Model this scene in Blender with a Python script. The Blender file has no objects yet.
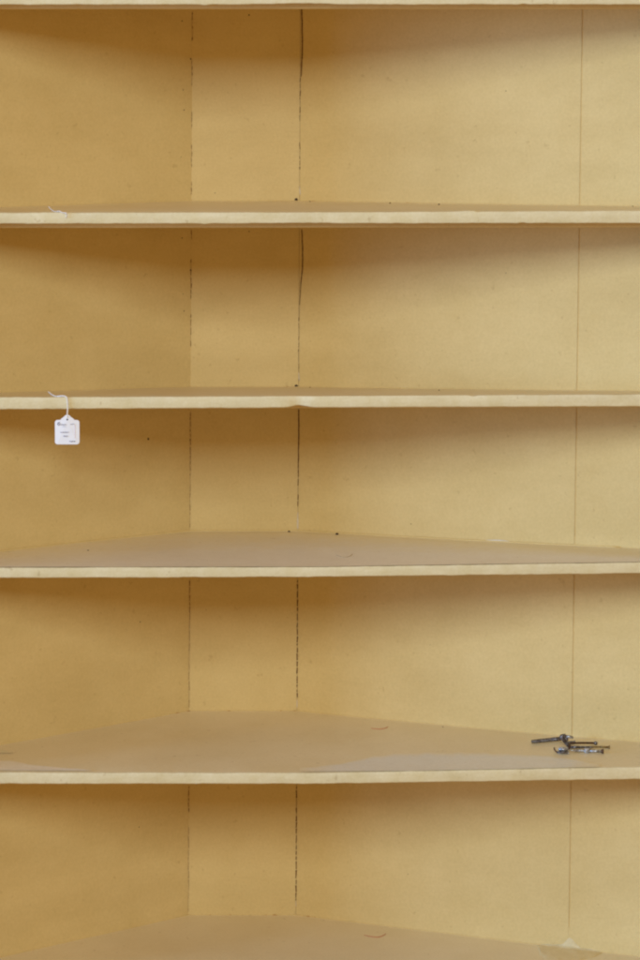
import bpy, bmesh, math, random
from mathutils import Vector, noise
random.seed(7)
S = bpy.context.scene
COL = S.collection

# ------------------------------------------------------------------ measuring
K = 0.00145            # metres per photo pixel on the plane of the shelf fronts
D0 = 3.5               # distance from camera to that plane
HY = 150.0             # eye level row
CAM_H = 1.60
SB, SE = 0.91, 0.96    # front distance / distance: back corner, picture edge on the walls
def P(px, py, s): return Vector(((px-320)*K/s, D0/s, CAM_H + (HY-py)*K/s))
def row(z, s=SB): return HY - (z-CAM_H)*s/K
def lineL(z): return 192.3 - 4.2*row(z)/950
def lineM(z): return 300.5 - 4.8*row(z)/950
def lineR(z): return 582.3 - 14.6*row(z)/950
def s_left(px, z):  return SB + (SE-SB)*(lineL(z)-px)/190.0
def s_right(px, z): return SB + (SE-SB)*(px-lineM(z))/342.0
def on_left(px, z):
    s = s_left(px, z);  return Vector(((px-320)*K/s, D0/s, z))
def on_back(px, z): return Vector(((px-320)*K/SB, D0/SB, z))
def on_right(px, z):
    s = s_right(px, z); return Vector(((px-320)*K/s, D0/s, z))
def wall_y(X, z):
    "distance of the inside wall behind the point X"
    a = on_left(lineL(z), z); b = on_left(-60, z)
    c = on_right(lineM(z), z); d = on_right(760, z)
    if X < a.x: return a.y + (X-a.x)*(b.y-a.y)/(b.x-a.x)
    if X > c.x: return c.y + (X-c.x)*(d.y-c.y)/(d.x-c.x)
    return a.y

# ------------------------------------------------------------------ materials
def srgb(r, g, b):
    f = lambda c: (c/12.92 if c <= .04045 else ((c+.055)/1.055)**2.4)
    return (f(r/255), f(g/255), f(b/255), 1)
def paint(name, c1, c2, rough=.5, bump=.25, spec=.4, fine=420, mott=9, dirt=0.0, streak=(2.2, 2.2, 9), worn=None):
    m = bpy.data.materials.new(name); m.use_nodes = True
    nt = m.node_tree; N = nt.nodes; L = nt.links; b = N['Principled BSDF']
    tc = N.new('ShaderNodeNewGeometry')
    n1 = N.new('ShaderNodeTexNoise'); n1.inputs['Scale'].default_value = mott; n1.inputs['Detail'].default_value = 6
    n1.inputs['Roughness'].default_value = .65
    L.new(tc.outputs['Position'], n1.inputs['Vector'])
    rp = N.new('ShaderNodeValToRGB'); rp.color_ramp.elements[0].position = .32; rp.color_ramp.elements[1].position = .68
    rp.color_ramp.elements[0].color = c1; rp.color_ramp.elements[1].color = c2
    L.new(n1.outputs['Fac'], rp.inputs['Fac'])
    col = rp.outputs['Color']
    n5 = N.new('ShaderNodeTexNoise'); n5.inputs['Scale'].default_value = 1; n5.inputs['Detail'].default_value = 5; n5.inputs['Roughness'].default_value = .6
    mq = N.new('ShaderNodeMapping'); mq.inputs['Scale'].default_value = streak
    L.new(tc.outputs['Position'], mq.inputs['Vector']); L.new(mq.outputs['Vector'], n5.inputs['Vector'])
    r5 = N.new('ShaderNodeValToRGB'); r5.color_ramp.elements[0].position = .36; r5.color_ramp.elements[1].position = .6
    r5.color_ramp.elements[0].color = (.90, .885, .85, 1); r5.color_ramp.elements[1].color = (1, 1, 1, 1)
    L.new(n5.outputs['Fac'], r5.inputs['Fac'])
    m5 = N.new('ShaderNodeMixRGB'); m5.blend_type = 'MULTIPLY'; m5.inputs['Fac'].default_value = .75
    L.new(col, m5.inputs['Color1']); L.new(r5.outputs['Color'], m5.inputs['Color2']); col = m5.outputs['Color']
    if worn:
        at = N.new('ShaderNodeAttribute'); at.attribute_name = 'wear'
        n6 = N.new('ShaderNodeTexNoise'); n6.inputs['Scale'].default_value = 34; n6.inputs['Detail'].default_value = 7; n6.inputs['Roughness'].default_value = .7
        L.new(tc.outputs['Position'], n6.inputs['Vector'])
        sm = N.new('ShaderNodeMath'); sm.operation = 'ADD'; L.new(at.outputs['Fac'], sm.inputs[0]); L.new(n6.outputs['Fac'], sm.inputs[1])
        mr = N.new('ShaderNodeMapRange'); mr.inputs['From Min'].default_value = worn[0]; mr.inputs['From Max'].default_value = worn[1]
        L.new(sm.outputs[0], mr.inputs['Value'])
        m6 = N.new('ShaderNodeMixRGB'); L.new(mr.outputs[0], m6.inputs['Fac']); m6.inputs['Color1'].default_value = srgb(232,216,180)
        L.new(col, m6.inputs['Color2']); col = m6.outputs['Color']
    # fine grain of the roller-painted board
    n4 = N.new('ShaderNodeTexNoise'); n4.inputs['Scale'].default_value = 260; n4.inputs['Detail'].default_value = 3
    L.new(tc.outputs['Position'], n4.inputs['Vector'])
    r4 = N.new('ShaderNodeValToRGB'); r4.color_ramp.elements[0].position = .3; r4.color_ramp.elements[1].position = .7
    r4.color_ramp.elements[0].color = (.93, .92, .90, 1); r4.color_ramp.elements[1].color = (1, 1, 1, 1)
    L.new(n4.outputs['Fac'], r4.inputs['Fac'])
    mx = N.new('ShaderNodeMixRGB'); mx.blend_type = 'MULTIPLY'; mx.inputs['Fac'].default_value = 1
    L.new(col, mx.inputs['Color1']); L.new(r4.outputs['Color'], mx.inputs['Color2']); col = mx.outputs['Color']
    if dirt > 0:     # sparse specks of grime
        v = N.new('ShaderNodeTexNoise'); v.inputs['Scale'].default_value = 95; v.inputs['Detail'].default_value = 2
        L.new(tc.outputs['Position'], v.inputs['Vector'])
        rr = N.new('ShaderNodeValToRGB'); rr.color_ramp.elements[0].position = .24; rr.color_ramp.elements[1].position = .31
        rr.color_ramp.elements[0].color = (.55, .45, .33, 1); rr.color_ramp.elements[1].color = (1, 1, 1, 1)
        L.new(v.outputs['Fac'], rr.inputs['Fac'])
        m2 = N.new('ShaderNodeMixRGB'); m2.blend_type = 'MULTIPLY'; m2.inputs['Fac'].default_value = dirt
        L.new(col, m2.inputs['Color1']); L.new(rr.outputs['Color'], m2.inputs['Color2']); col = m2.outputs['Color']
    L.new(col, b.inputs['Base Color'])
    b.inputs['Roughness'].default_value = rough
    b.inputs['Specular IOR Level'].default_value = spec
    # brush marks (stretched) + orange peel
    mp = N.new('ShaderNodeMapping'); mp.inputs['Scale'].default_value = (30, 30, 260)
    L.new(tc.outputs['Position'], mp.inputs['Vector'])
    n2 = N.new('ShaderNodeTexNoise'); n2.inputs['Scale'].default_value = 1; n2.inputs['Detail'].default_value = 3
    L.new(mp.outputs['Vector'], n2.inputs['Vector'])
    n3 = N.new('ShaderNodeTexNoise'); n3.inputs['Scale'].default_value = fine; n3.inputs['Detail'].default_value = 3
    L.new(tc.outputs['Position'], n3.inputs['Vector'])
    ad = N.new('ShaderNodeMath'); ad.operation = 'ADD'
    L.new(n2.outputs['Fac'], ad.inputs[0]); L.new(n3.outputs['Fac'], ad.inputs[1])
    bp = N.new('ShaderNodeBump'); bp.inputs['Strength'].default_value = bump; bp.inputs['Distance'].default_value = .0006
    L.new(ad.outputs[0], bp.inputs['Height']); L.new(bp.outputs['Normal'], b.inputs['Normal'])
    return m
def plain(name, c, rough=.6, metal=0.0, c2=None, scale=300):
    m = bpy.data.materials.new(name); m.use_nodes = True
    nt = m.node_tree; N = nt.nodes; L = nt.links; b = N['Principled BSDF']
    tc = N.new('ShaderNodeNewGeometry')
    n1 = N.new('ShaderNodeTexNoise'); n1.inputs['Scale'].default_value = scale; n1.inputs['Detail'].default_value = 4
    L.new(tc.outputs['Position'], n1.inputs['Vector'])
    rp = N.new('ShaderNodeValToRGB'); rp.color_ramp.elements[0].position = .38; rp.color_ramp.elements[1].position = .62
    rp.color_ramp.elements[0].color = c; rp.color_ramp.elements[1].color = c2 or c
    L.new(n1.outputs['Fac'], rp.inputs['Fac']); L.new(rp.outputs['Color'], b.inputs['Base Color'])
    b.inputs['Roughness'].default_value = rough; b.inputs['Metallic'].default_value = metal
    return m
M = {}
M['wall']  = paint('yellow_wall_paint', srgb(219,193,134), srgb(226,201,144), .55, .3, .35, dirt=.25)
M['shelf'] = paint('yellow_shelf_paint', srgb(229,212,174), srgb(235,220,187), .42, .35, .5, dirt=.4)
M['edge']  = paint('cream_edge_paint', srgb(219,206,166), srgb(231,221,190), .5, .5, .4, fine=300, mott=30, dirt=.4, streak=(14, 14, 60))
M['grey']  = paint('worn_grey_paint', srgb(236,228,216), srgb(241,234,223), .4, .4, .5, mott=40, dirt=.4, worn=(.45, 1.25))
M['pale']  = paint('pale_worn_paint', srgb(226,223,215), srgb(231,228,221), .42, .4, .5, mott=60, dirt=.3, worn=(.45, 1.5))
M['dark']  = plain('dark_gap_dirt', srgb(84,52,24), .9, 0, srgb(128,90,44), 350)
M['seam2'] = plain('brown_gap_dirt', srgb(118,78,38), .9, 0, srgb(158,114,62), 300)
M['seam']  = plain('tan_seam_dirt', srgb(196,164,112), .9, 0, srgb(210,180,128), 300)  # tan colour of the hairline joint between the right-hand boards
M['hole']  = plain('dark_rust', srgb(40,22,14), .8, 0, srgb(64,36,22), 900)
M['fill']  = paint('old_filler', srgb(226,208,166), srgb(216,196,150), .4, .5, .5, mott=60)
M['white'] = paint('white_filler', srgb(226,214,202), srgb(232,222,206), .6, .3, .4, mott=90)
M['card']  = plain('white_card', srgb(236,239,252), .7, 0, srgb(240,242,254), 120)
M['ink']   = plain('blue_grey_ink', srgb(110,110,142), .8, 0, srgb(165,165,190), 700)
M['pink']  = plain('pink_tint', srgb(226,208,222), .8)
M['thread']= plain('loose_thread', srgb(206,192,178), .9)
M['string']= plain('white_cotton', srgb(222,212,206), .9, 0, srgb(236,230,224), 2000)
M['steel'] = plain('worn_steel', srgb(206,210,220), .34, .55, srgb(126,120,118), 260)
M['iron']  = plain('dark_iron', srgb(136,134,142), .36, .6, srgb(72,62,58), 300)
M['rust']  = plain('rusty_iron', srgb(112,80,56), .6, .5, srgb(60,42,32), 500)
M['brass'] = plain('dull_brass', srgb(160,134,84), .4, .8, srgb(112,88,54), 500)
M['fibre'] = plain('reddish_fibre', srgb(196,122,84), .9)
M['fibre2'] = plain('ochre_fibre', srgb(176,122,58), .9)
M['fibre3'] = plain('faint_grey_fibre', srgb(172,150,120), .9)

# ------------------------------------------------------------------ mesh helpers
def link(name, bm, mat, parent=None, smooth=False):
    bmesh.ops.recalc_face_normals(bm, faces=bm.faces[:])
    me = bpy.data.meshes.new(name); bm.to_mesh(me); bm.free()
    if isinstance(mat, (list, tuple)):
        for m in mat: me.materials.append(m)
    else: me.materials.append(mat)
    if smooth:
        for p in me.polygons: p.use_smooth = True
    o = bpy.data.objects.new(name, me); COL.objects.link(o)
    if parent:
        o.parent = parent; o.matrix_parent_inverse = parent.matrix_world.inverted()
    return o
def empty(name, loc, label, cat, group=None, rz=0):
    o = bpy.data.objects.new(name, None); o.location = loc; o.empty_display_size = .02
    o.rotation_euler.z = rz
    COL.objects.link(o); o['label'] = label; o['category'] = cat
    if group: o['group'] = group
    bpy.context.view_layer.update()
    return o
def tag(o, label, cat, group=None):
    o['label'] = label; o['category'] = cat
    if group: o['group'] = group
    return o
def grid(bm, rows, mat=0):
    vs = [[bm.verts.new(p) for p in r] for r in rows]
    for i in range(len(vs)-1):
        for j in range(len(vs[i])-1):
            f = bm.faces.new((vs[i][j], vs[i][j+1], vs[i+1][j+1], vs[i+1][j])); f.material_index = mat
    return vs
def tube(bm, pts, r, n=8, caps=True):
    pts = [Vector(p) for p in pts]
    rr = r if isinstance(r, (list, tuple)) else [r]*len(pts)
    rings = []; up = Vector((.13, .3, 1)).normalized()
    for i, p in enumerate(pts):
        t = (pts[min(i+1, len(pts)-1)] - pts[max(i-1, 0)]).normalized()
        a = t.cross(up)
        if a.length < .05: a = t.cross(Vector((1, 0, 0)))
        a.normalize(); b = t.cross(a).normalized()
        rings.append([bm.verts.new(p + (a*math.cos(k*2*math.pi/n) + b*math.sin(k*2*math.pi/n))*rr[i]) for k in range(n)])
    for i in range(len(rings)-1):
        for k in range(n):
            bm.faces.new((rings[i][k], rings[i][(k+1) % n], rings[i+1][(k+1) % n], rings[i+1][k]))
    if caps: bm.faces.new(rings[0]); bm.faces.new(rings[-1])
def box(bm, x0, x1, y0, y1, z0, z1, bev=.002):
    v = bmesh.ops.create_cube(bm, size=1)['verts']
    for q in v:
        q.co = Vector(((x0+x1)/2 + q.co.x*(x1-x0), (y0+y1)/2 + q.co.y*(y1-y0), (z0+z1)/2 + q.co.z*(z1-z0)))
    if bev:
        es = list({e for q in v for e in q.link_edges})
        bmesh.ops.bevel(bm, geom=es, offset=bev, segments=2, affect='EDGES')
def smoothpath(pts, n=6):
    pts = [Vector(p) for p in pts]; out = []
    for i in range(len(pts)-1):
        p0 = pts[max(i-1, 0)]; p1 = pts[i]; p2 = pts[i+1]; p3 = pts[min(i+2, len(pts)-1)]
        for k in range(n):
            t = k/n
            out.append(.5*((2*p1)+(p2-p0)*t+(2*p0-5*p1+4*p2-p3)*t*t+(3*p1-p0-3*p2+p3)*t**3))
    out.append(pts[-1]); return out

# ------------------------------------------------------------------ the cupboard
ZT = CAM_H + .44                       # top of the built part
ZB = CAM_H - 1.36
cup = empty('corner_cupboard', (0, D0, ZB), 'yellow painted corner cupboard with angled walls and six open shelves', 'cupboard')

def wav(x, z, a=.0004, f=4.0, o=0): return a*noise.noise(Vector((x*f, z*f, o)))
def panel(name, fn, p0f, p1f, nx=24, nz=60, thick=.012, off=0.0, seed=0):
    "board standing behind the shelves, from column p0 to column p1"
    bm = bmesh.new(); rows = []; back = []
    for i in range(nz+1):
        z = ZB + (ZT-ZB)*i/nz
        a = p0f(z); b = p1f(z); r = []; q = []
        A = fn(a, z); B = fn(b, z)
        n = (B-A).cross(Vector((0, 0, 1))).normalized()      # points towards the camera side
        if n.y > 0: n = -n
        for j in range(nx+1):
            p = A.lerp(B, j/nx)
            d = wav(p.x, z, .0006, 3.5, seed) if 0 < j < nx else 0
            r.append(p + n*(d+off)); q.append(p - n*thick)
        rows.append(r); back.append(q)
    v = grid(bm, rows); w = grid(bm, back)
    for i in range(nz):
        for j in (0, nx):
            bm.faces.new((v[i][j], v[i+1][j], w[i+1][j], w[i][j]))
    for j in range(nx):
        for i in (0, nz):
            bm.faces.new((v[i][j], v[i][j+1], w[i][j+1], w[i][j]))
    return link(name, bm, M['wall'], cup, True) if False else link(name, bm, M['wall'], cup)
gap = .45
left_board = panel('side_board', on_left, lambda z: -128, lambda z: lineL(z)+.15, seed=1)
back_board = panel('back_board', on_back, lambda z: lineL(z)-.15, lambda z: lineM(z)-.14, 12, seed=2)
right_board = panel('side_board', on_right, lambda z: lineM(z)+.14, lambda z: lineR(z)-.07, seed=3)
outer_board = panel('side_board', on_right, lambda z: lineR(z)+.07, lambda z: 880, off=.0004, seed=4)
outer_board['label'] = 'narrow board right of the fine vertical seam'
# batten that closes the seams from behind
for fn, ln in ((on_back, lineM), (on_right, lineR)):
    bm = bmesh.new()
    a, b = fn(ln(ZB), ZB), fn(ln(ZT), ZT)
    for (c0, c1, hw) in ((a, b, .014),):
        vs = []
        for c, z in ((c0, ZB), (c1, ZT)):
            for sx in (-hw, hw):
                for dy in (.0135, .025):
                    vs.append(bm.verts.new((c.x+sx, c.y+dy, z)))
        for f in ((0,1,3,2),(4,5,7,6),(0,1,5,4),(2,3,7,6),(0,2,6,4),(1,3,7,5)):
            bm.faces.new([vs[i] for i in f])
    link('seam_backing', bm, M['edge'], cup)

# ---- shelves: front top row left/mid/right, front thickness rows, back row
def bump1(x, c, w): return math.exp(-((x-c)/w)**2)
SH = {
 'A': dict(top=(-6.5,-6.5,-6.5), th=(11.2,11.0,11.0), back=(-12), thb=.012),
 'B': dict(top=(212.6,212.2,210.6), th=(11.2,11.3,12.6), back=201, thb=.017),
 'C': dict(top=(397.4,396,394.3), th=(12.0,11.6,12.2), back=387, thb=.017),
 'D': dict(top=(567.8,567.2,562.5), th=(10.4,9.8,11.0), back=531, thb=.016),
 'E': dict(top=(772.8,773.2,767.2), th=(11.2,10.8,12.0), back=711, thb=.017),
 'F': dict(top=(992,992,990), th=(12,12,12), back=915, thb=.017),
}
def tri(v, px):
    t = max(-.25, min(1.25, px/640))
    if t < .5: return v[0] + (v[1]-v[0])*t*2
    return v[1] + (v[2]-v[1])*(t-.5)*2
def ztop(k, X, Y):
    d = SH[k]; px = 320 + X/K
    zf = (HY-tri(d['top'], px))*K; zb = (HY-d['back'])*K/SB
    if k == 'A': zb = zf + .020
    t = (Y-D0)/(D0/SB-D0)
    return CAM_H + zf + (zb-zf)*max(0, t)
def edge_px(k, px):
    "small wobbles of the lower and upper arris, in pixels"
    o = {'A':0,'B':0,'C':3.1,'D':7.7,'E':12.9,'F':20}[k]
    lo = .45*noise.noise(Vector((px*.045, o, 0))) + .28*noise.noise(Vector((px*.16, o, 3)))
    up = .35*noise.noise(Vector((px*.03, o, 9))) + .2*noise.noise(Vector((px*.14, o, 5)))
    if k == 'A': lo += 1.1*bump1(px, 300, 34) - .8*bump1(px, 205, 3) + .9*bump1(px, 524, 4)
    if k == 'B': lo += .9*bump1(px, 523, 3.5) + .5*bump1(px, 300, 34) - .6*bump1(px, 205, 4); up += .9*bump1(px, 470, 10) - .8*bump1(px, 478, 2.5)
    if k == 'C': lo += 2.0*bump1(px, 299, 9); up += -.9*bump1(px, 474, 3)
    return up, lo
def shelf_point(k, px, py):
    "point of the upper face of shelf k seen at this pixel"
    lo, hi = .895, 1.0
    for _ in range(40):
        s = (lo+hi)/2; p = P(px, py, s)
        if ztop(k, p.x, p.y) > p.z: hi = s     # ray already under the shelf: nearer? keep searching farther front
        else: lo = s
    # lo/hi order: at the back (small s) the ray is below the surface for rows under the back line
    s = (lo+hi)/2; p = P(px, py, s); p.z = ztop(k, p.x, p.y); return p
def shelf_point(k, px, py):
    best = None
    for i in range(900):
        s = .90 + .1*i/900; p = P(px, py, s); e = abs(ztop(k, p.x, p.y)-p.z)
        if best is None or e < best[0]: best = (e, p)
    p = best[1]; p.z = ztop(k, p.x, p.y); return p

XL, XR = -.700, .885
def build_shelf(k, label):
    bm = bmesh.new(); d = SH[k]; NX = 420; rt, rb = .0016, .0018
    secs = []
    for i in range(NX+1):
        X = XL + (XR-XL)*i/NX; px = 320 + X/K
        zc = CAM_H + (HY-tri(d['top'], px))*K
        yw = wall_y(X, zc) + .004
        if yw < D0 + .004: yw = D0 + .004
        up, lo = edge_px(k, px)
        zt = ztop(k, X, D0) + up*K; zb = ztop(k, X, D0) - tri(d['th'], px)*K + lo*K
        fy = D0 + .0007*noise.noise(Vector((px*.02, 4, ord(k)))) 
        if k == 'C': fy += .0025*bump1(px, 299, 9)
        sec = []
        for q in range(9, -1, -1):                     # upper face back to front
            Y = D0 + .004 + (yw-D0-.004)*q/9
            w = .0007*noise.noise(Vector((X*5, Y*9, ord(k)))) if 0 < q else 0
            sec.append(Vector((X, Y, ztop(k, X, Y) + w + (up*K if q == 0 else 0))))
        for a in (60, 30, 0): sec.append(Vector((X, fy+rt-rt*math.cos(math.radians(a)), zt-rt+rt*math.sin(math.radians(a)))))
        for a in (0, 35, 70): sec.append(Vector((X, fy+rb-rb*math.cos(math.radians(a)), zb+rb-rb*math.sin(math.radians(a)))))
        zub = ztop(k, X, D0) - tri(d['th'], px)*K
        sec.append(Vector((X, D0+.005, zb+.0002)))
        sec.append(Vector((X, yw, ztop(k, X, yw) - d['thb'])))
        secs.append(sec)
    vs = grid(bm, secs)
    for f in bm.faces:
        c = f.calc_center_median()
        if c.y < D0+.0035: f.material_index = 1
    o = link('shelf', bm, (M['shelf'], M['edge']), cup, True)
    if label: o['label'] = label
    return o
shelves = {}
for k, lab in (('A', 'topmost shelf seen only as its front edge'), ('B', None), ('C', 'shelf with a chip in the lower edge below the crack'),
               ('D', 'shelf with a greyish worn top'), ('E', 'shelf with pale worn patches near its front edge'), ('F', 'lowest shelf with a filler lump')):
    shelves[k] = build_shelf(k, lab)
# added strips, set back, standing in for the shade band under the upper shelves
for k, hpx, x0, x1 in (('B', 4.6, XL+.02, XR-.02), ('C', 2.2, XL+.02, XR-.02), ('A', 3.2, XL+.02, XR-.02)):
    bm = bmesh.new(); rows = []
    for i in range(121):
        X = x0+(x1-x0)*i/120; px = 320+X/K
        zt = ztop(k, X, D0) - tri(SH[k]['th'], px)*K
        w = .25*K*noise.noise(Vector((px*.02, 1, ord(k))))
        y0 = D0+.024; y1 = min(D0+.036, wall_y(X, zt)-.001)
        if y1 < y0+.002: y1 = y0+.002
        rows.append([Vector((X, y0, zt+.004)), Vector((X, y0, zt-hpx*K+w+.0008)), Vector((X, y0+.0008, zt-hpx*K+w)), Vector((X, y1, zt-hpx*K+w)), Vector((X, y1, zt+.004))])
    grid(bm, rows); link('shade_strip', bm, M['wall'], shelves[k])

# ---- face frame outside the picture, head board and foot board
for x0, x1 in ((-.720, -.5615), (.5635, .905)):
    bm = bmesh.new(); box(bm, x0, x1, D0-.019, D0-.0012, ZB-.02, ZT+.02, .003)
    link('frame_stile', bm, M['wall'], cup)
bm = bmesh.new(); box(bm, -.5613, .5633, D0-.017, D0-.0015, ZT-.07, ZT+.017, .003); link('head_board', bm, M['wall'], cup)
bm = bmesh.new(); box(bm, -.5613, .5633, D0-.017, D0-.0015, ZB-.018, ZB+.03, .003); link('foot_board', bm, M['wall'], cup)
bm = bmesh.new()
vv = []
for z in (ZT+.001, ZT+.014):
    vv.append([bm.verts.new(Vector(p)) for p in ((-.72, D0, z), (-.21, D0+.37, z), (0, D0+.37, z), (.905, D0, z))])
bm.faces.new(vv[0]); bm.faces.new(vv[1])
for i in range(4): bm.faces.new((vv[0][i], vv[0][(i+1) % 4], vv[1][(i+1) % 4], vv[1][i]))
link('top_board', bm, M['wall'], cup)

# ---- cracks along the corners (dirt-filled gaps with a ragged outline)
def sheet(name, pts_fn, cols, mat, parent, up=.0004):
    pass
def crack(parent, fn, segs, mat, name='crack', nrm=None, lift=.0007, join=True):
    "segs: lists of (px, py, width px); each becomes a ragged ribbon 3D-thin on the wall"
    bays = []                      # one ribbon per bay; between the dirty stretches it closes to a hairline
    for seg in segs:
        if bays and 0 <= seg[0][1]-bays[-1][-1][1] < 14 and join:
            l = bays[-1][-1]; bays[-1] += [(l[0], l[1]+.05, .06), (seg[0][0], seg[0][1]-.05, .06)] + list(seg)
        else: bays.append(list(seg))
    for seg in bays:
        bm = bmesh.new(); pts = []
        for (a, b) in zip(seg[:-1], seg[1:]):
            n = max(1, int(abs(b[1]-a[1])/1.5))
            for q in range(n): 
                t = q/n; pts.append([a[i]+(b[i]-a[i])*t for i in range(3)])
        pts.append(list(seg[-1])); rows = []
        for i, (px, py, w) in enumerate(pts):
            w2 = max(.05, w*(1+.5*noise.noise(Vector((px, py*.6, 2)))))
            if i in (0, len(pts)-1): w2 *= .3
            px += .25*noise.noise(Vector((px*.2, py*.15, 8)))
            rows.append((px, py, w2))
        vs = []
        for px, py, w in rows:
            z = CAM_H + (HY-py)*K/SB
            p = fn(px, z)
            l = fn(px-w/2, z) + Vector((0, -lift, 0)); r = fn(px+w/2, z) + Vector((0, -lift, 0))
            vs.append((bm.verts.new(l+Vector((0,.0004,0))), bm.verts.new((l+r)/2+Vector((0,-.0003,0))), bm.verts.new(r+Vector((0,.0004,0)))))
        for a, b in zip(vs[:-1], vs[1:]):
            bm.faces.new((a[0], a[1], b[1], b[0])); bm.faces.new((a[1], a[2], b[2], b[1]))
        link(name, bm, mat, parent)
def Zr(py): return CAM_H + (HY-py)*K/SB
mx = lambda py: lineM(Zr(py)); lx = lambda py: lineL(Zr(py)); rx = lambda py: lineR(Zr(py))
def mix_fn(px, z): return on_back(px, z) if px < lineM(z) else on_right(px, z)
def mixL_fn(px, z): return on_left(px, z) if px < lineL(z) else on_back(px, z)
rnd = random.Random(11)
def dashes(xf, y0, y1, w, dens, ln=(2, 7)):
    out = []; y = y0
    while y < y1:
        l = rnd.uniform(*ln)
        if rnd.random() < dens:
            e = min(y+l, y1); out.append([(xf(y)+rnd.uniform(-.25,.25), y, w*rnd.uniform(.6,1.2)), (xf(e)+rnd.uniform(-.25,.25), e, w*rnd.uniform(.6,1.1))])
        y += l + rnd.uniform(.8, 3)
    return out
crack(back_board, mix_fn, [[(301.6, 8, 1.1), (302.2, 30, 1.2), (302.3, 50, 1.3), (301.2, 75, 1.1), (300.6, 77, .6)]] + dashes(mx, 78, 196, .75, .75) +
      [[(301.8, 229, 1.0), (302.6, 250, 1.2), (302.3, 270, 1.1), (300.8, 283, .9), (299.6, 305, .5)]] + dashes(mx, 306, 384, .65, .6), M['dark'])
crack(back_board, mix_fn, [[(298.7, 409, 1.0), (298.8, 430, 1.1), (298.4, 462, 1.0), (298.2, 470, .6)]] + dashes(mx, 470, 512, .9, .8) +
      dashes(mx, 580, 700, 1.15, .95, (2, 7)) + dashes(mx, 786, 908, 1.1, .95, (2, 8)), M['dark'])
crack(left_board, mixL_fn, dashes(lx, 12, 60, 0.8, .6, (2, 5)) + dashes(lx, 60, 200, .55, .5, (2, 5)) + dashes(lx, 230, 290, .75, .6, (2, 6)) + dashes(lx, 290, 384, .6, .5) +
      dashes(lx, 412, 450, .7, .8) + dashes(lx, 450, 528, .5, .7) + dashes(lx, 580, 612, 0.8, .8) + dashes(lx, 612, 708, .35, .7, (5, 12)) +
      dashes(lx, 786, 812, 0.75, .8) + dashes(lx, 812, 912, .35, .7, (5, 12)), M['seam2'])
crack(back_board, mix_fn, [[(mx(512)-.1, 512, .7), (mx(520)-.1, 520, 1.3), (mx(529), 529, 1.2)], [(mx(699), 699, .5), (mx(704), 704, 1.0), (mx(708), 708, .6)],
      [(mx(186), 186, .7), (mx(195)+.6, 195, 1.3)], [(mx(372), 372, .6), (mx(381)+.6, 381, 1.2)], [(mx(900), 900, .5), (mx(907), 907, .8)]], M['white'], 'filler', lift=.0013)
sy = lambda y: 150+(y-150)*SB/.9505
crack(right_board, on_right, [[(rx(sy(y)), sy(y), .17+.06*math.sin(y)) for y in range(8, 936, 8)]], M['seam'], lift=.0013)

# thin dirty / built-up paint line where the shelves meet the walls
def seam_line(k, w, mat, px0, px1, dens, lift=.0008):
    bm = bmesh.new(); PP = []; RR = []; px = px0
    while px < px1:
        X = (px-320)*K/(.93)
        def pt(px_):
            z = None
            for s in (0,):
                z = CAM_H + (HY-SH[k]['back'])*K/SB
            L0, M0 = lineL(z), lineM(z)
            f = on_left if px_ < L0 else (on_back if px_ < M0 else on_right)
            p = f(px_, z); p.z = ztop(k, p.x, p.y); return p
        l = rnd.uniform(2, 9)
        if rnd.random() < dens:
            a, b = pt(px), pt(min(px+l, px1)); h = w*K*rnd.uniform(.4, 1.3)
            o = Vector((0, -lift, .0002))
            PP += [a+o, (a+b)/2+o+Vector((0,0,h*.3)), b+o]; RR += [.00004, h*.5, .00004]
        px += l*rnd.uniform(1.1, 2.2)
    tube(bm, PP, RR, 6)
    return link('joint_dirt', bm, mat, shelves[k])
seam_line('E', .8, M['fibre2'], 150, 330, .45)
seam_line('F', .8, M['fibre2'], 150, 330, .45)
seam_line('D', .7, M['fibre2'], 230, 360, .45)
seam_line('B', .6, M['fibre2'], 260, 420, .35)
seam_line('C', .6, M['fibre2'], 260, 420, .35)

# beads of old yellow paint along the wall joint of the grey-topped shelf
def bead(k, px0, px1, r, mat, name):
    bm = bmesh.new(); pts = []; rr = []
    z = CAM_H + (HY-SH[k]['back'])*K/SB
    L0, M0 = lineL(z), lineM(z); n = 80
    for i in range(n+1):
        px = px0+(px1-px0)*i/n
        f = on_left if px < L0 else (on_back if px < M0 else on_right)
        p = f(px, z); p.z = ztop(k, p.x, p.y)
        pts.append(p+Vector((0, -r*.3, 0))); rr.append(r*(1+.45*noise.noise(Vector((px*.06, 3, ord(k))))))
    tube(bm, pts, rr, 8); return link(name, bm, mat, shelves[k], True)
bead('D', -100, 620, .0021, M['wall'], 'paint_bead')
bead('E', -100, 700, .0010, M['wall'], 'paint_bead')
bead('F', -100, 700, .0010, M['wall'], 'paint_bead')
bead('B', -100, 700, .0009, M['wall'], 'paint_bead')
bead('C', -100, 700, .0009, M['wall'], 'paint_bead')

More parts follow.
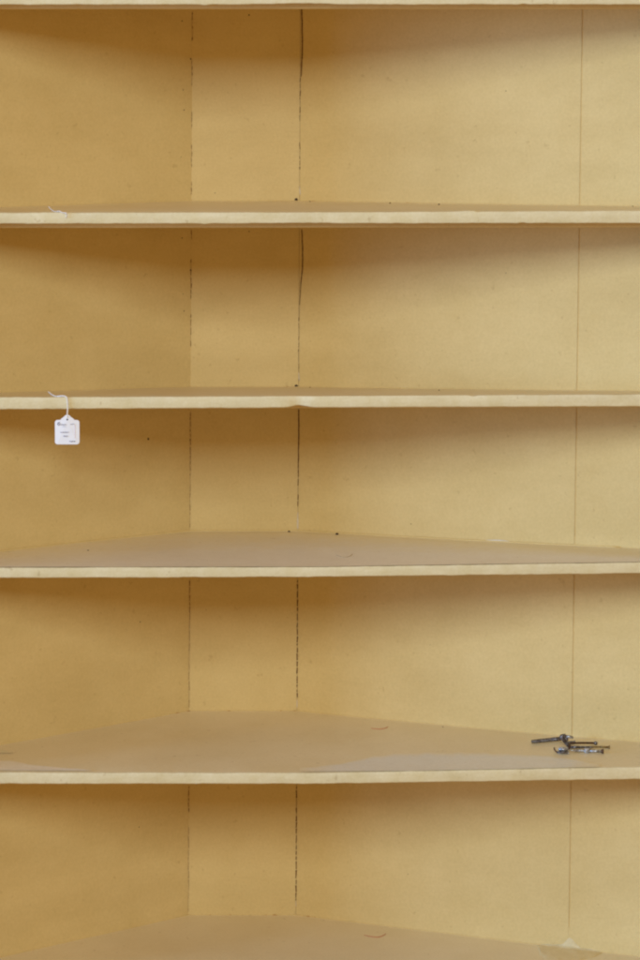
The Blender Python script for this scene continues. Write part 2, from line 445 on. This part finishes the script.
# ---- worn patches lying on the shelf tops
def patch(k, outline, mat, name='worn_patch', lift=.0005, wob=.5, ramp=1.6):
    bm = bmesh.new(); up, lo = outline      # two polylines (px,py) from left to right: back border, front border
    def at(pl, x):
        for a, b in zip(pl[:-1], pl[1:]):
            if a[0] <= x <= b[0]: return a[1]+(b[1]-a[1])*(x-a[0])/(b[0]-a[0])
        return pl[-1][1]
    x0, x1 = up[0][0], up[-1][0]; n = max(8, int((x1-x0)/2.5)); rows = []
    for i in range(n+1):
        px = x0+(x1-x0)*i/n
        ya = at(up, px)+wob*(noise.noise(Vector((px*.09, ord(k), 1)))+.5*noise.noise(Vector((px*.4, ord(k), 1)))); yb = at(lo, px); r = []
        yb = max(yb, ya)
        a = shelf_point(k, px, ya); b = shelf_point(k, px, yb)
        for q in range(9):
            p = a.lerp(b, q/8)
            p.z = ztop(k, p.x, p.y) + .0007*noise.noise(Vector((p.x*5, p.y*9, ord(k)))) + lift + .0003*(0 < q)
            if p.y < D0+.02: p.z = ztop(k, p.x, p.y) + lift + .0003
            r.append(p)
        rows.append(r)
    wl = bm.verts.layers.float.new('wear')
    vs = grid(bm, rows)
    for i, r in enumerate(vs):
        ex = min(1, min(i, len(vs)-1-i if rows[-1][0].x < .46 else 99)/(.12*len(vs)) if rows[0][0].x > -.46 else (len(vs)-1-i)/(.12*len(vs)) if rows[-1][0].x < .46 else 1)
        for q, v in enumerate(r): v[wl] = min(1, q/ramp)*ex
    return link(name, bm, mat, shelves[k], True)
patch('E', ([(300, 769), (345, 763), (375, 756), (400, 753.5), (470, 753), (540, 755), (575, 759), (600, 765)], [(300, 772.2), (420, 771.2), (600, 767.4)]), M['pale'], wob=1.0)
patch('E', ([(-6, 761), (14, 761), (30, 764.5), (60, 767.5), (92, 770.5)], [(-6, 770.8), (92, 771.2)]), M['grey'], wob=.3)
patch('E', ([(-6, 749.6), (4, 750.6), (13, 753.2)], [(-6, 754), (13, 753.6)]), M['edge'], 'bare_patch', wob=.1)
patch('D', ([(-6, 553.8), (60, 545.5), (130, 539), (190, 534), (300, 534), (420, 541), (560, 550), (600, 553.5), (646, 556)], [(-6, 567.5), (320, 567.0), (646, 562.2)]), M['grey'], ramp=6)

# ---- filler lump where the seam meets the lowest shelf
bm = bmesh.new()
c = on_right(568, ztop('F', .35, 3.68)); c.z = ztop('F', c.x, c.y)
wd = (on_right(640, c.z)-on_right(500, c.z)).normalized(); nn = Vector((wd.y, -wd.x, 0))
if nn.y > 0: nn = -nn
rows = []
for i in range(29):
    u = -1+2*i/28; r = []
    ax = u*.052+.004
    H = .0125*math.exp(-(u/.17)**2) + .0035*(1-abs(u)**1.5)*(1+.5*noise.noise(Vector((u*4, 0, 6)))); Dp = .07*(1-u*u)**.8*(1+.35*noise.noise(Vector((u*4, 0, 1))))
    for q in range(11):
        t = q/10
        yy = Dp*max(0, (t-.3)/.7); zz = H*max(0, 1-t/.3)**1.1 if t < .3 else 0
        th = .0018*(1-u*u)*math.sin(math.pi*min(1, t*.9+.1))*(1+.6*noise.noise(Vector((u*5, t*6, 3))))
        p = c + wd*ax + nn*(yy+th*(t < .5)) ; p.z = ztop('F', p.x, p.y) + zz + th*(t >= .2) + .0009*min(1, (1-u*u)*4)*(q < 10) - .0004*(q == 10)
        r.append(p)
    rows.append(r)
grid(bm, rows); link('filler_lump', bm, M['fill'], shelves['F'], True)

# ---- nail heads, pin holes and specks
def blob(px, py, rpx, fn, mat, name, parent, sq=1.0):
    z = CAM_H + (HY-py)*K/SB
    for _ in range(6):
        p = fn(px, z); z = CAM_H + (HY-py)*K*(p.y/D0)
    bm = bmesh.new(); bmesh.ops.create_icosphere(bm, subdivisions=2, radius=1)
    for v in bm.verts:
        q = v.co*(1+.25*noise.noise(v.co*1.7+Vector((px, py, 0))))
        v.co = Vector((p.x+q.x*rpx*K, p.y+q.y*.0008, z+q.z*rpx*K*sq))
    return link(name, bm, mat, parent, True)
def sblob(k, px, py, rpx, mat, name, h=.6):
    p = shelf_point(k, px, py)
    bm = bmesh.new(); bmesh.ops.create_icosphere(bm, subdivisions=2, radius=1)
    for v in bm.verts:
        q = v.co*(1+.3*noise.noise(v.co*1.7+Vector((px, py, 0))))
        v.co = Vector((p.x+q.x*rpx*K, p.y+q.y*rpx*K, p.z+q.z*rpx*K*h+rpx*K*h*.6))
    return link(name, bm, mat, shelves[k], True)
for px, py, r in ((182,21,.8),(190.5,59,.9),(183,90,.55),(184,110,.7),(181,157,.4),(182,238,.7),(190.5,270,.9),(183,294,.5),(184,311,.6),(148,439,1.2),(140,622,.6),(139,827,.6)):
    blob(px, py, r, on_left, M['hole'], 'pin_hole', left_board)
for px, py, r in ((249,15,.8),(249,231.5,.6),(215,193,.5),(206,610,.3)):
    blob(px, py, r, on_back, M['hole'], 'pin_hole', back_board)
for px, py, r in ((506,91,.5),(506,273,.4),(411,524,.5),(408,874,.4),(430,645,.3),(620,130,.35)):
    blob(px, py, r, on_right, M['hole'], 'pin_hole', right_board if px < 570 else outer_board)
for k, px, py, r in (('B', 296.2, 199.6, 1.9), ('C', 296.2, 386.0, 1.9)):
    blob(px, py, r, on_back if px < 299 else on_right, M['hole'], 'nail_head', shelves[k], .85)
for k, px, py, r in (('D', 88, 551, 1.2), ('D', 337, 534.6, 1.9), ('D', 289, 531.9, 1.4), ('B', 390, 203.4, 1.0), ('B', 439, 204.6, 1.0), ('B', 310, 201.6, .8), ('C', 310, 387.6, .9), ('C', 439, 390.4, .8),
                     ('E', 361, 717, 1.0), ('E', 443, 727, .7), ('F', 359, 922, 1.2), ('F', 441, 932, 1.0), ('F', 459, 933, .9), ('F', 552, 953, 1.3), ('B', 633, 206.5, .8)):
    sblob(k, px, py, r, M['hole'] if r > 1.15 else M['rust'], 'speck')
# small smear of white filler behind the grey-topped shelf
for x0, x1, yy in ((484, 516, 540.2), (548, 563, 545.0)):
    bm = bmesh.new(); rows = []
    for i in range(13):
        px = x0+(x1-x0)*i/12; h = math.sin(math.pi*i/12)*1.6+.1
        z = CAM_H+(HY-yy)*K/s_right(px, CAM_H-.6) - (px-x0)*.08*K
        rows.append([on_right(px, z+h*K)+Vector((0,-.0009,0)), on_right(px, z)+Vector((0,-.0016,0)), on_right(px, z-h*.8*K)+Vector((0,-.0009,0))])
    grid(bm, rows); link('filler', bm, M['white'], right_board, True)

# ------------------------------------------------------------------ loose things
def fibre(k, pts, r, mat, label):
    base = shelf_point(k, *pts[0][:2])
    q = []
    for px, py, h in pts:
        s = D0/base.y
        if h is None: p = shelf_point(k, px, py); p.z += r
        else:
            p = P(px, py, s)
            if p.z < ztop(k, p.x, p.y)+r: p.z = ztop(k, p.x, p.y)+r
        q.append(p)
    bm = bmesh.new(); sp = smoothpath(q); n = len(sp)
    tube(bm, sp, [r*(.35+.65*math.sin(math.pi*min(1, .15+.8*i/n))) for i in range(n)], 6)
    return tag(link('stray_fibre', bm, mat, None, True), label, 'fibre', 'stray fibres on the shelves')
fibre('E', [(259,710.5,0),(266,710,0),(272,708.4,0),(276,705.6,0)], .0007, M['fibre2'], 'curled ochre fibre at the back of the shelf with the metal hardware')
fibre('E', [(371,728.6,None),(379,729.4,None),(385,728.6,None),(388,727,None)], .0006, M['fibre'], 'reddish fibre lying on the shelf with the metal hardware')
fibre('F', [(256,914.6,0),(263,914,0),(269,912.6,0),(273.5,909.4,0)], .0007, M['fibre2'], 'curled ochre fibre at the back of the lowest shelf')
fibre('F', [(364,935.4,None),(371,936.9,None),(378,937.4,None),(384,935.4,None),(386,933.6,None)], .0006, M['fibre'], 'reddish fibre lying on the lowest shelf')
fibre('D', [(336,555.6,None),(343,557.6,None),(349,557,None),(352.5,554.4,None)], .0006, M['fibre3'], 'faint grey curved fibre on the grey-topped shelf')

# string left on the second shelf
def string(k, name, pts, r, parent=None):
    bm = bmesh.new(); sp = smoothpath(pts, 8)
    tube(bm, sp, [r*(1+.18*math.sin(i*2.1)) for i in range(len(sp))], 8)
    return link(name, bm, M['string'], parent, True)
def fr(px, py, dy=-.002): s = 1.0; p = P(px, py, 1.0); p.y = D0+dy; return p
def sp_(k, px, py, up=.001): p = shelf_point(k, px, py); p.z += up; return p
bz = ztop('B', -.38, D0)
a0 = sp_('B', 57, 211.2, .0010)
o = string('B', 'string_scrap', [P(48.6, 206.6, .985), P(51, 209.4, .988), P(55, 211.6, .993), Vector(((59-320)*K, D0+.004, bz+.0018)), fr(62, 212.6, -.0004), fr(66, 213, -.0016), fr(66.6, 215.6, -.0016), fr(66, 217.6, -.0012)], .0008)
tag(o, 'short scrap of white string over the front edge of the second shelf', 'string')
bm = bmesh.new(); bmesh.ops.create_icosphere(bm, subdivisions=2, radius=.0016)
for v in bm.verts: v.co = v.co*(1+.3*noise.noise(v.co*900)) + fr(66.2, 213.4, -.0018)
link('knot', bm, M['string'], o, True)

# price tag hanging from the third shelf
cz = ztop('C', -.37, D0)
tagroot = empty('price_tag', fr(67.5, 444, -.004), 'small white handwritten price tag hanging on a string from the third shelf', 'price tag')
ty = -.0048
string('C', 'string', [P(48.4, 391.8, .985), P(51.5, 394.4, .989), P(56, 396.4, .995), Vector(((62-320)*K, D0+.003, cz+.0014)), fr(66.2, 396.8, -.0012), fr(67.4, 400, -.0016), fr(67.8, 408, -.0022), fr(67.5, 414, -.0036), fr(67.5, 417.4, ty-.0006)], .00105, tagroot)
out = [(65.6,414.9),(67.5,414.2),(69.4,414.9),(71.4,416.8),(73.6,418.3),(74.6,419.6),(77.4,419.7),(78.8,420.4),(79.5,421.8),(79.6,441.6),(79.0,443.2),(77.4,444.0),(57.4,444.0),(55.8,443.3),(55.1,441.8),(55.0,421.8),(55.7,420.4),(57.0,419.7),(60.4,419.6),(61.6,418.2),(63.6,416.8)]
hc = (67.5, 419.2); hr = .95
bm = bmesh.new()
def card_pt(px, py, dy): 
    p = fr(px, py, ty+dy); p.y += .0012*((px-67.3)/12)**2 ; return p
n = len(out); hole = []
for i in range(n):
    a = math.atan2(out[i][1]-hc[1], out[i][0]-hc[0]); hole.append((hc[0]+hr*math.cos(a), hc[1]+hr*math.sin(a)))
F = [bm.verts.new(card_pt(x, y, 0)) for x, y in out]; Fh = [bm.verts.new(card_pt(x, y, 0)) for x, y in hole]
B = [bm.verts.new(card_pt(x, y, .0005)) for x, y in out]; Bh = [bm.verts.new(card_pt(x, y, .0005)) for x, y in hole]
for i in range(n):
    j = (i+1) % n
    bm.faces.new((F[i], F[j], Fh[j], Fh[i])); bm.faces.new((B[i], B[j], Bh[j], Bh[i]))
    bm.faces.new((F[i], F[j], B[j], B[i])); bm.faces.new((Fh[i], Fh[j], Bh[j], Bh[i]))
card = link('card', bm, M['card'], tagroot)
# the dark eye behind the hole
bm = bmesh.new()
rg = [bm.verts.new(card_pt(hc[0]+1.15*math.cos(t*math.pi/6), hc[1]+1.15*math.sin(t*math.pi/6), .0007)) for t in range(12)]; bm.faces.new(rg)
rg2 = [bm.verts.new(v.co+Vector((0,.0004,0))) for v in rg]; bm.faces.new(rg2)
for i in range(12): bm.faces.new((rg[i], rg[(i+1)%12], rg2[(i+1)%12], rg2[i]))
link('eyelet', bm, M['hole'], card)
def scrawl(x0, x1, y, amp, step, w, seed):
    r = random.Random(seed); pts = []; x = x0; up = 1
    while x < x1:
        pts.append(card_pt(x, y+up*amp*r.uniform(.3, 1), -.0001)); up = -up; x += step*r.uniform(.5, 1.3)
    return smoothpath(pts, 4), w
bm = bmesh.new()
for a in ((60.5,66.8,424.4,.7,.55,.00022,1),(70.5,74.6,423.8,.6,.55,.0002,2),(62.8,66.6,426.2,.4,.6,.00016,8),(60.4,69.2,432.0,.7,.55,.00022,3),(63.5,68.4,435.8,.8,.5,.00022,4),(69.6,75.6,441.0,.7,.5,.00026,5)):
    bm = bmesh.new(); pts, w = scrawl(*a); tube(bm, pts, w, 5); link('handwriting', bm, M['ink'], card)
bm = bmesh.new(); tube(bm, smoothpath([card_pt(60, 421.8, -.0001), card_pt(58.2, 422.4, -.0001), card_pt(57.8, 424.2, -.0001), card_pt(59, 425, -.0001), card_pt(60, 423.4, -.0001), card_pt(58.6, 422.8, -.0001)], 5), .0005, 5)
link('handwriting', bm, M['ink'], card)
bm = bmesh.new(); tube(bm, [card_pt(75, 424, .0003), card_pt(75.2, 438, .0003)], .00045, 6); link('margin_line', bm, M['pink'], card)

# ---- loose ironmongery on the fourth shelf down
GRP = 'loose metal hardware in a small heap on the shelf'
def EP(px, py, h=0.0): p = shelf_point('E', px, py); p.z += h; return p
def frame_from(a, b):
    d = (b-a).normalized(); s_ = d.cross(Vector((0, 0, 1))).normalized(); u = s_.cross(d).normalized(); return d, s_, u
def screw(a, b, r, mat, headmat, label, name='wood_screw', cat='screw', turns=9, head=2.0, tp=.85):
    L_ = (b-a).length; root = empty(name, a, label, cat, GRP); d, s_, u = frame_from(a, b)
    bm = bmesh.new(); pts = []; rr = []; n = turns*6
    tube(bm, [a+d*L_*.06, a+d*L_*.45], [r, r], 12)
    for i in range(n+1):
        t = i/n; pts.append(a+d*L_*(.45+.55*t)); taper = (1-max(0, t-.7)/.3*tp)
        rr.append(r*taper*(.72+.34*(i % 3 == 0)))
    tube(bm, pts, rr, 12); link('shank', bm, mat, root, True)
    bm = bmesh.new()
    tube(bm, [a-d*r*.5, a-d*r*.3, a+d*r*.2, a+d*L_*.07], [r*head*.85, r*head, r*head*.95, r*.9], 16)
    link('head', bm, headmat, root)
    return root
# long dark bolt with head to the right
screw(EP(566.5, 741.8, .0056), EP(532, 744.6, .0044), .0031, M['iron'], M['iron'], 'long dark bolt pointing left out of the metal heap', 'bolt', 'bolt', 10, 1.6, .12)
# rusty pin with rounded end to the right
r0 = EP(567, 747.2, .0046); r1 = EP(596, 745.6, .0036)
bm = bmesh.new(); tube(bm, smoothpath([r0, r0.lerp(r1, .3)+Vector((0,0,.0012)), r0.lerp(r1, .75)+Vector((0,0,.0008)), r1], 5), .0016, 10)
pin = link('pin', bm, M['rust'], None, True); tag(pin, 'thin rusty pin with a round knob at its right end in the metal heap', 'pin', GRP)
bm = bmesh.new(); tube(bm, [r1-Vector((.003,0,0)), r1-Vector((.0015,0,0)), r1+Vector((.001,0,0)), r1+Vector((.0025,0,0))], [.0016,.0028,.0028,.0012], 12); link('knob', bm, M['iron'], pin, True)
# bright screw lying in front
screw(EP(603.0, 753.6, .0034), EP(570.0, 752.4, .0030), .0022, M['steel'], M['rust'], 'pale steel screw lying at the right front of the metal heap', turns=8, head=1.7)
bm = bmesh.new(); q0, q1 = EP(584.5, 753.0, .0034), EP(590, 753.0, .0036); tube(bm, [q0, q0.lerp(q1,.2), q0.lerp(q1,.8), q1], [.0030,.0040,.0040,.0030], 10)
tag(link('nut', bm, M['steel'], None), 'small bright nut threaded on the pale steel screw', 'nut', GRP)
# brass nail behind
screw(EP(609.5, 748.9, .0024), EP(588, 747.8, .0022), .0014, M['brass'], M['brass'], 'thin dull brass screw poking out to the right of the heap', turns=6, head=2.1)
# cup hook: dark ring bracket standing in the middle
hk = empty('cup_hook', EP(564, 748), 'dark bent hook standing in the middle of the metal heap', 'hook', GRP)
h0 = EP(563.5, 749, .001)
bm = bmesh.new()
hp = [h0+Vector((.010, .004, .001)), h0+Vector((.006, .002, .006)), h0+Vector((.001, 0, .012)), h0+Vector((-.003, -.001, .0165)), h0+Vector((-.002, -.001, .0185)), h0+Vector((.003, 0, .0188))]
tube(bm, smoothpath(hp, 5), .0030, 10); link('shaft', bm, M['iron'], hk, True)
bm = bmesh.new(); tube(bm, [h0+Vector((.003, 0, .0187)), h0+Vector((.007, -.001, .0180)), h0+Vector((.0145, -.002, .0165))], [.0014,.0021,.0019], 10); link('tip', bm, M['steel'], hk, True)
bm = bmesh.new(); tube(bm, [h0+Vector((.006, .002, .006))-Vector((.002,0,.001)), h0+Vector((.008, .0025, .007))], [.0042, .0036], 14); link('collar', bm, M['iron'], hk)
# small steel clasp in front
cl = empty('clasp', EP(563, 753.5), 'shiny folded steel clasp at the left front of the metal heap', 'clasp', GRP)
c0 = EP(563.5, 754.0)
bm = bmesh.new(); box(bm, c0.x-.0085, c0.x+.0085, c0.y-.003, c0.y+.006, c0.z+.0010, c0.z+.0024, .0005)
for v in bm.verts: v.co.z += .25*max(0, v.co.y-c0.y)
link('plate', bm, M['steel'], cl)
bm = bmesh.new(); box(bm, c0.x-.0068, c0.x+.0072, c0.y-.001, c0.y+.006, c0.z+.0040, c0.z+.0092, .0012); link('fold', bm, M['steel'], cl, True)
bm = bmesh.new(); tube(bm, [c0+Vector((-.0085, -.002, .0030)), c0+Vector((-.0035, -.003, .0034)), c0+Vector((.006, -.003, .0030))], [.0014,.0016,.0014], 10); link('barrel', bm, M['iron'], cl, True)
bm = bmesh.new(); tube(bm, smoothpath([c0+Vector((-.0130, .006, .0078)), c0+Vector((-.0125, .003, .0050)), c0+Vector((-.0095, .000, .0028)), c0+Vector((-.0065,-.0015,.0022))], 4), .0011, 8); link('tongue', bm, M['rust'], cl, True)
# two short nails
screw(EP(575, 745.0, .0052), EP(563.5, 744.6, .0035), .0010, M['iron'], M['iron'], 'short dark nail lying across the dark bolt', 'nail', 'nail', 4, 1.8)
screw(EP(569, 749.8, .0042), EP(594, 749.4, .0030), .0021, M['iron'], M['rust'], 'dark screw lying under the rusty pin', turns=7, head=1.8)

# ------------------------------------------------------------------ light
def area(name, loc, target, sx, sy, power, color):
    l = bpy.data.lights.new(name, 'AREA'); l.shape = 'RECTANGLE'; l.size = sx; l.size_y = sy; l.energy = power; l.color = color
    o = bpy.data.objects.new(name, l); COL.objects.link(o); o.location = loc
    o.rotation_euler = (Vector(target)-Vector(loc)).to_track_quat('-Z', 'Y').to_euler(); return o
MID = (0, 3.7, CAM_H-.5)
area('ceiling_window_light', (-.75, -3.0, CAM_H+2.30), MID, 2.8, 1.9, 230, (.84, .96, .96))
area('side_window_light', (-7.8, .80, CAM_H+.32), MID, 3.0, 1.9, 500, (.25, .54, 1.0))
W = bpy.data.worlds.new('World'); S.world = W; W.use_nodes = True
W.node_tree.nodes['Background'].inputs['Color'].default_value = (1.0, .60, .20, 1)
W.node_tree.nodes['Background'].inputs['Strength'].default_value = .415

# ------------------------------------------------------------------ camera
cam = bpy.data.cameras.new('camera'); co = bpy.data.objects.new('camera', cam); COL.objects.link(co)
co.location = (0, 0, CAM_H); co.rotation_euler = (math.radians(90), 0, 0)
cam.sensor_fit = 'VERTICAL'; cam.sensor_height = 36; cam.sensor_width = 24
cam.lens = 36*(D0/K)/960; cam.shift_y = -(480-HY)/960; cam.clip_start = .05; cam.clip_end = 100
S.camera = co
S.view_settings.view_transform = 'Standard'; S.view_settings.look = 'None'; S.view_settings.exposure = 0.07
S.view_settings.gamma = 1
S.render.engine = 'CYCLES'
S.cycles.max_bounces = 12; S.cycles.diffuse_bounces = 8
S.cycles.pixel_filter_type = 'BLACKMAN_HARRIS'; S.cycles.filter_width = 2.2
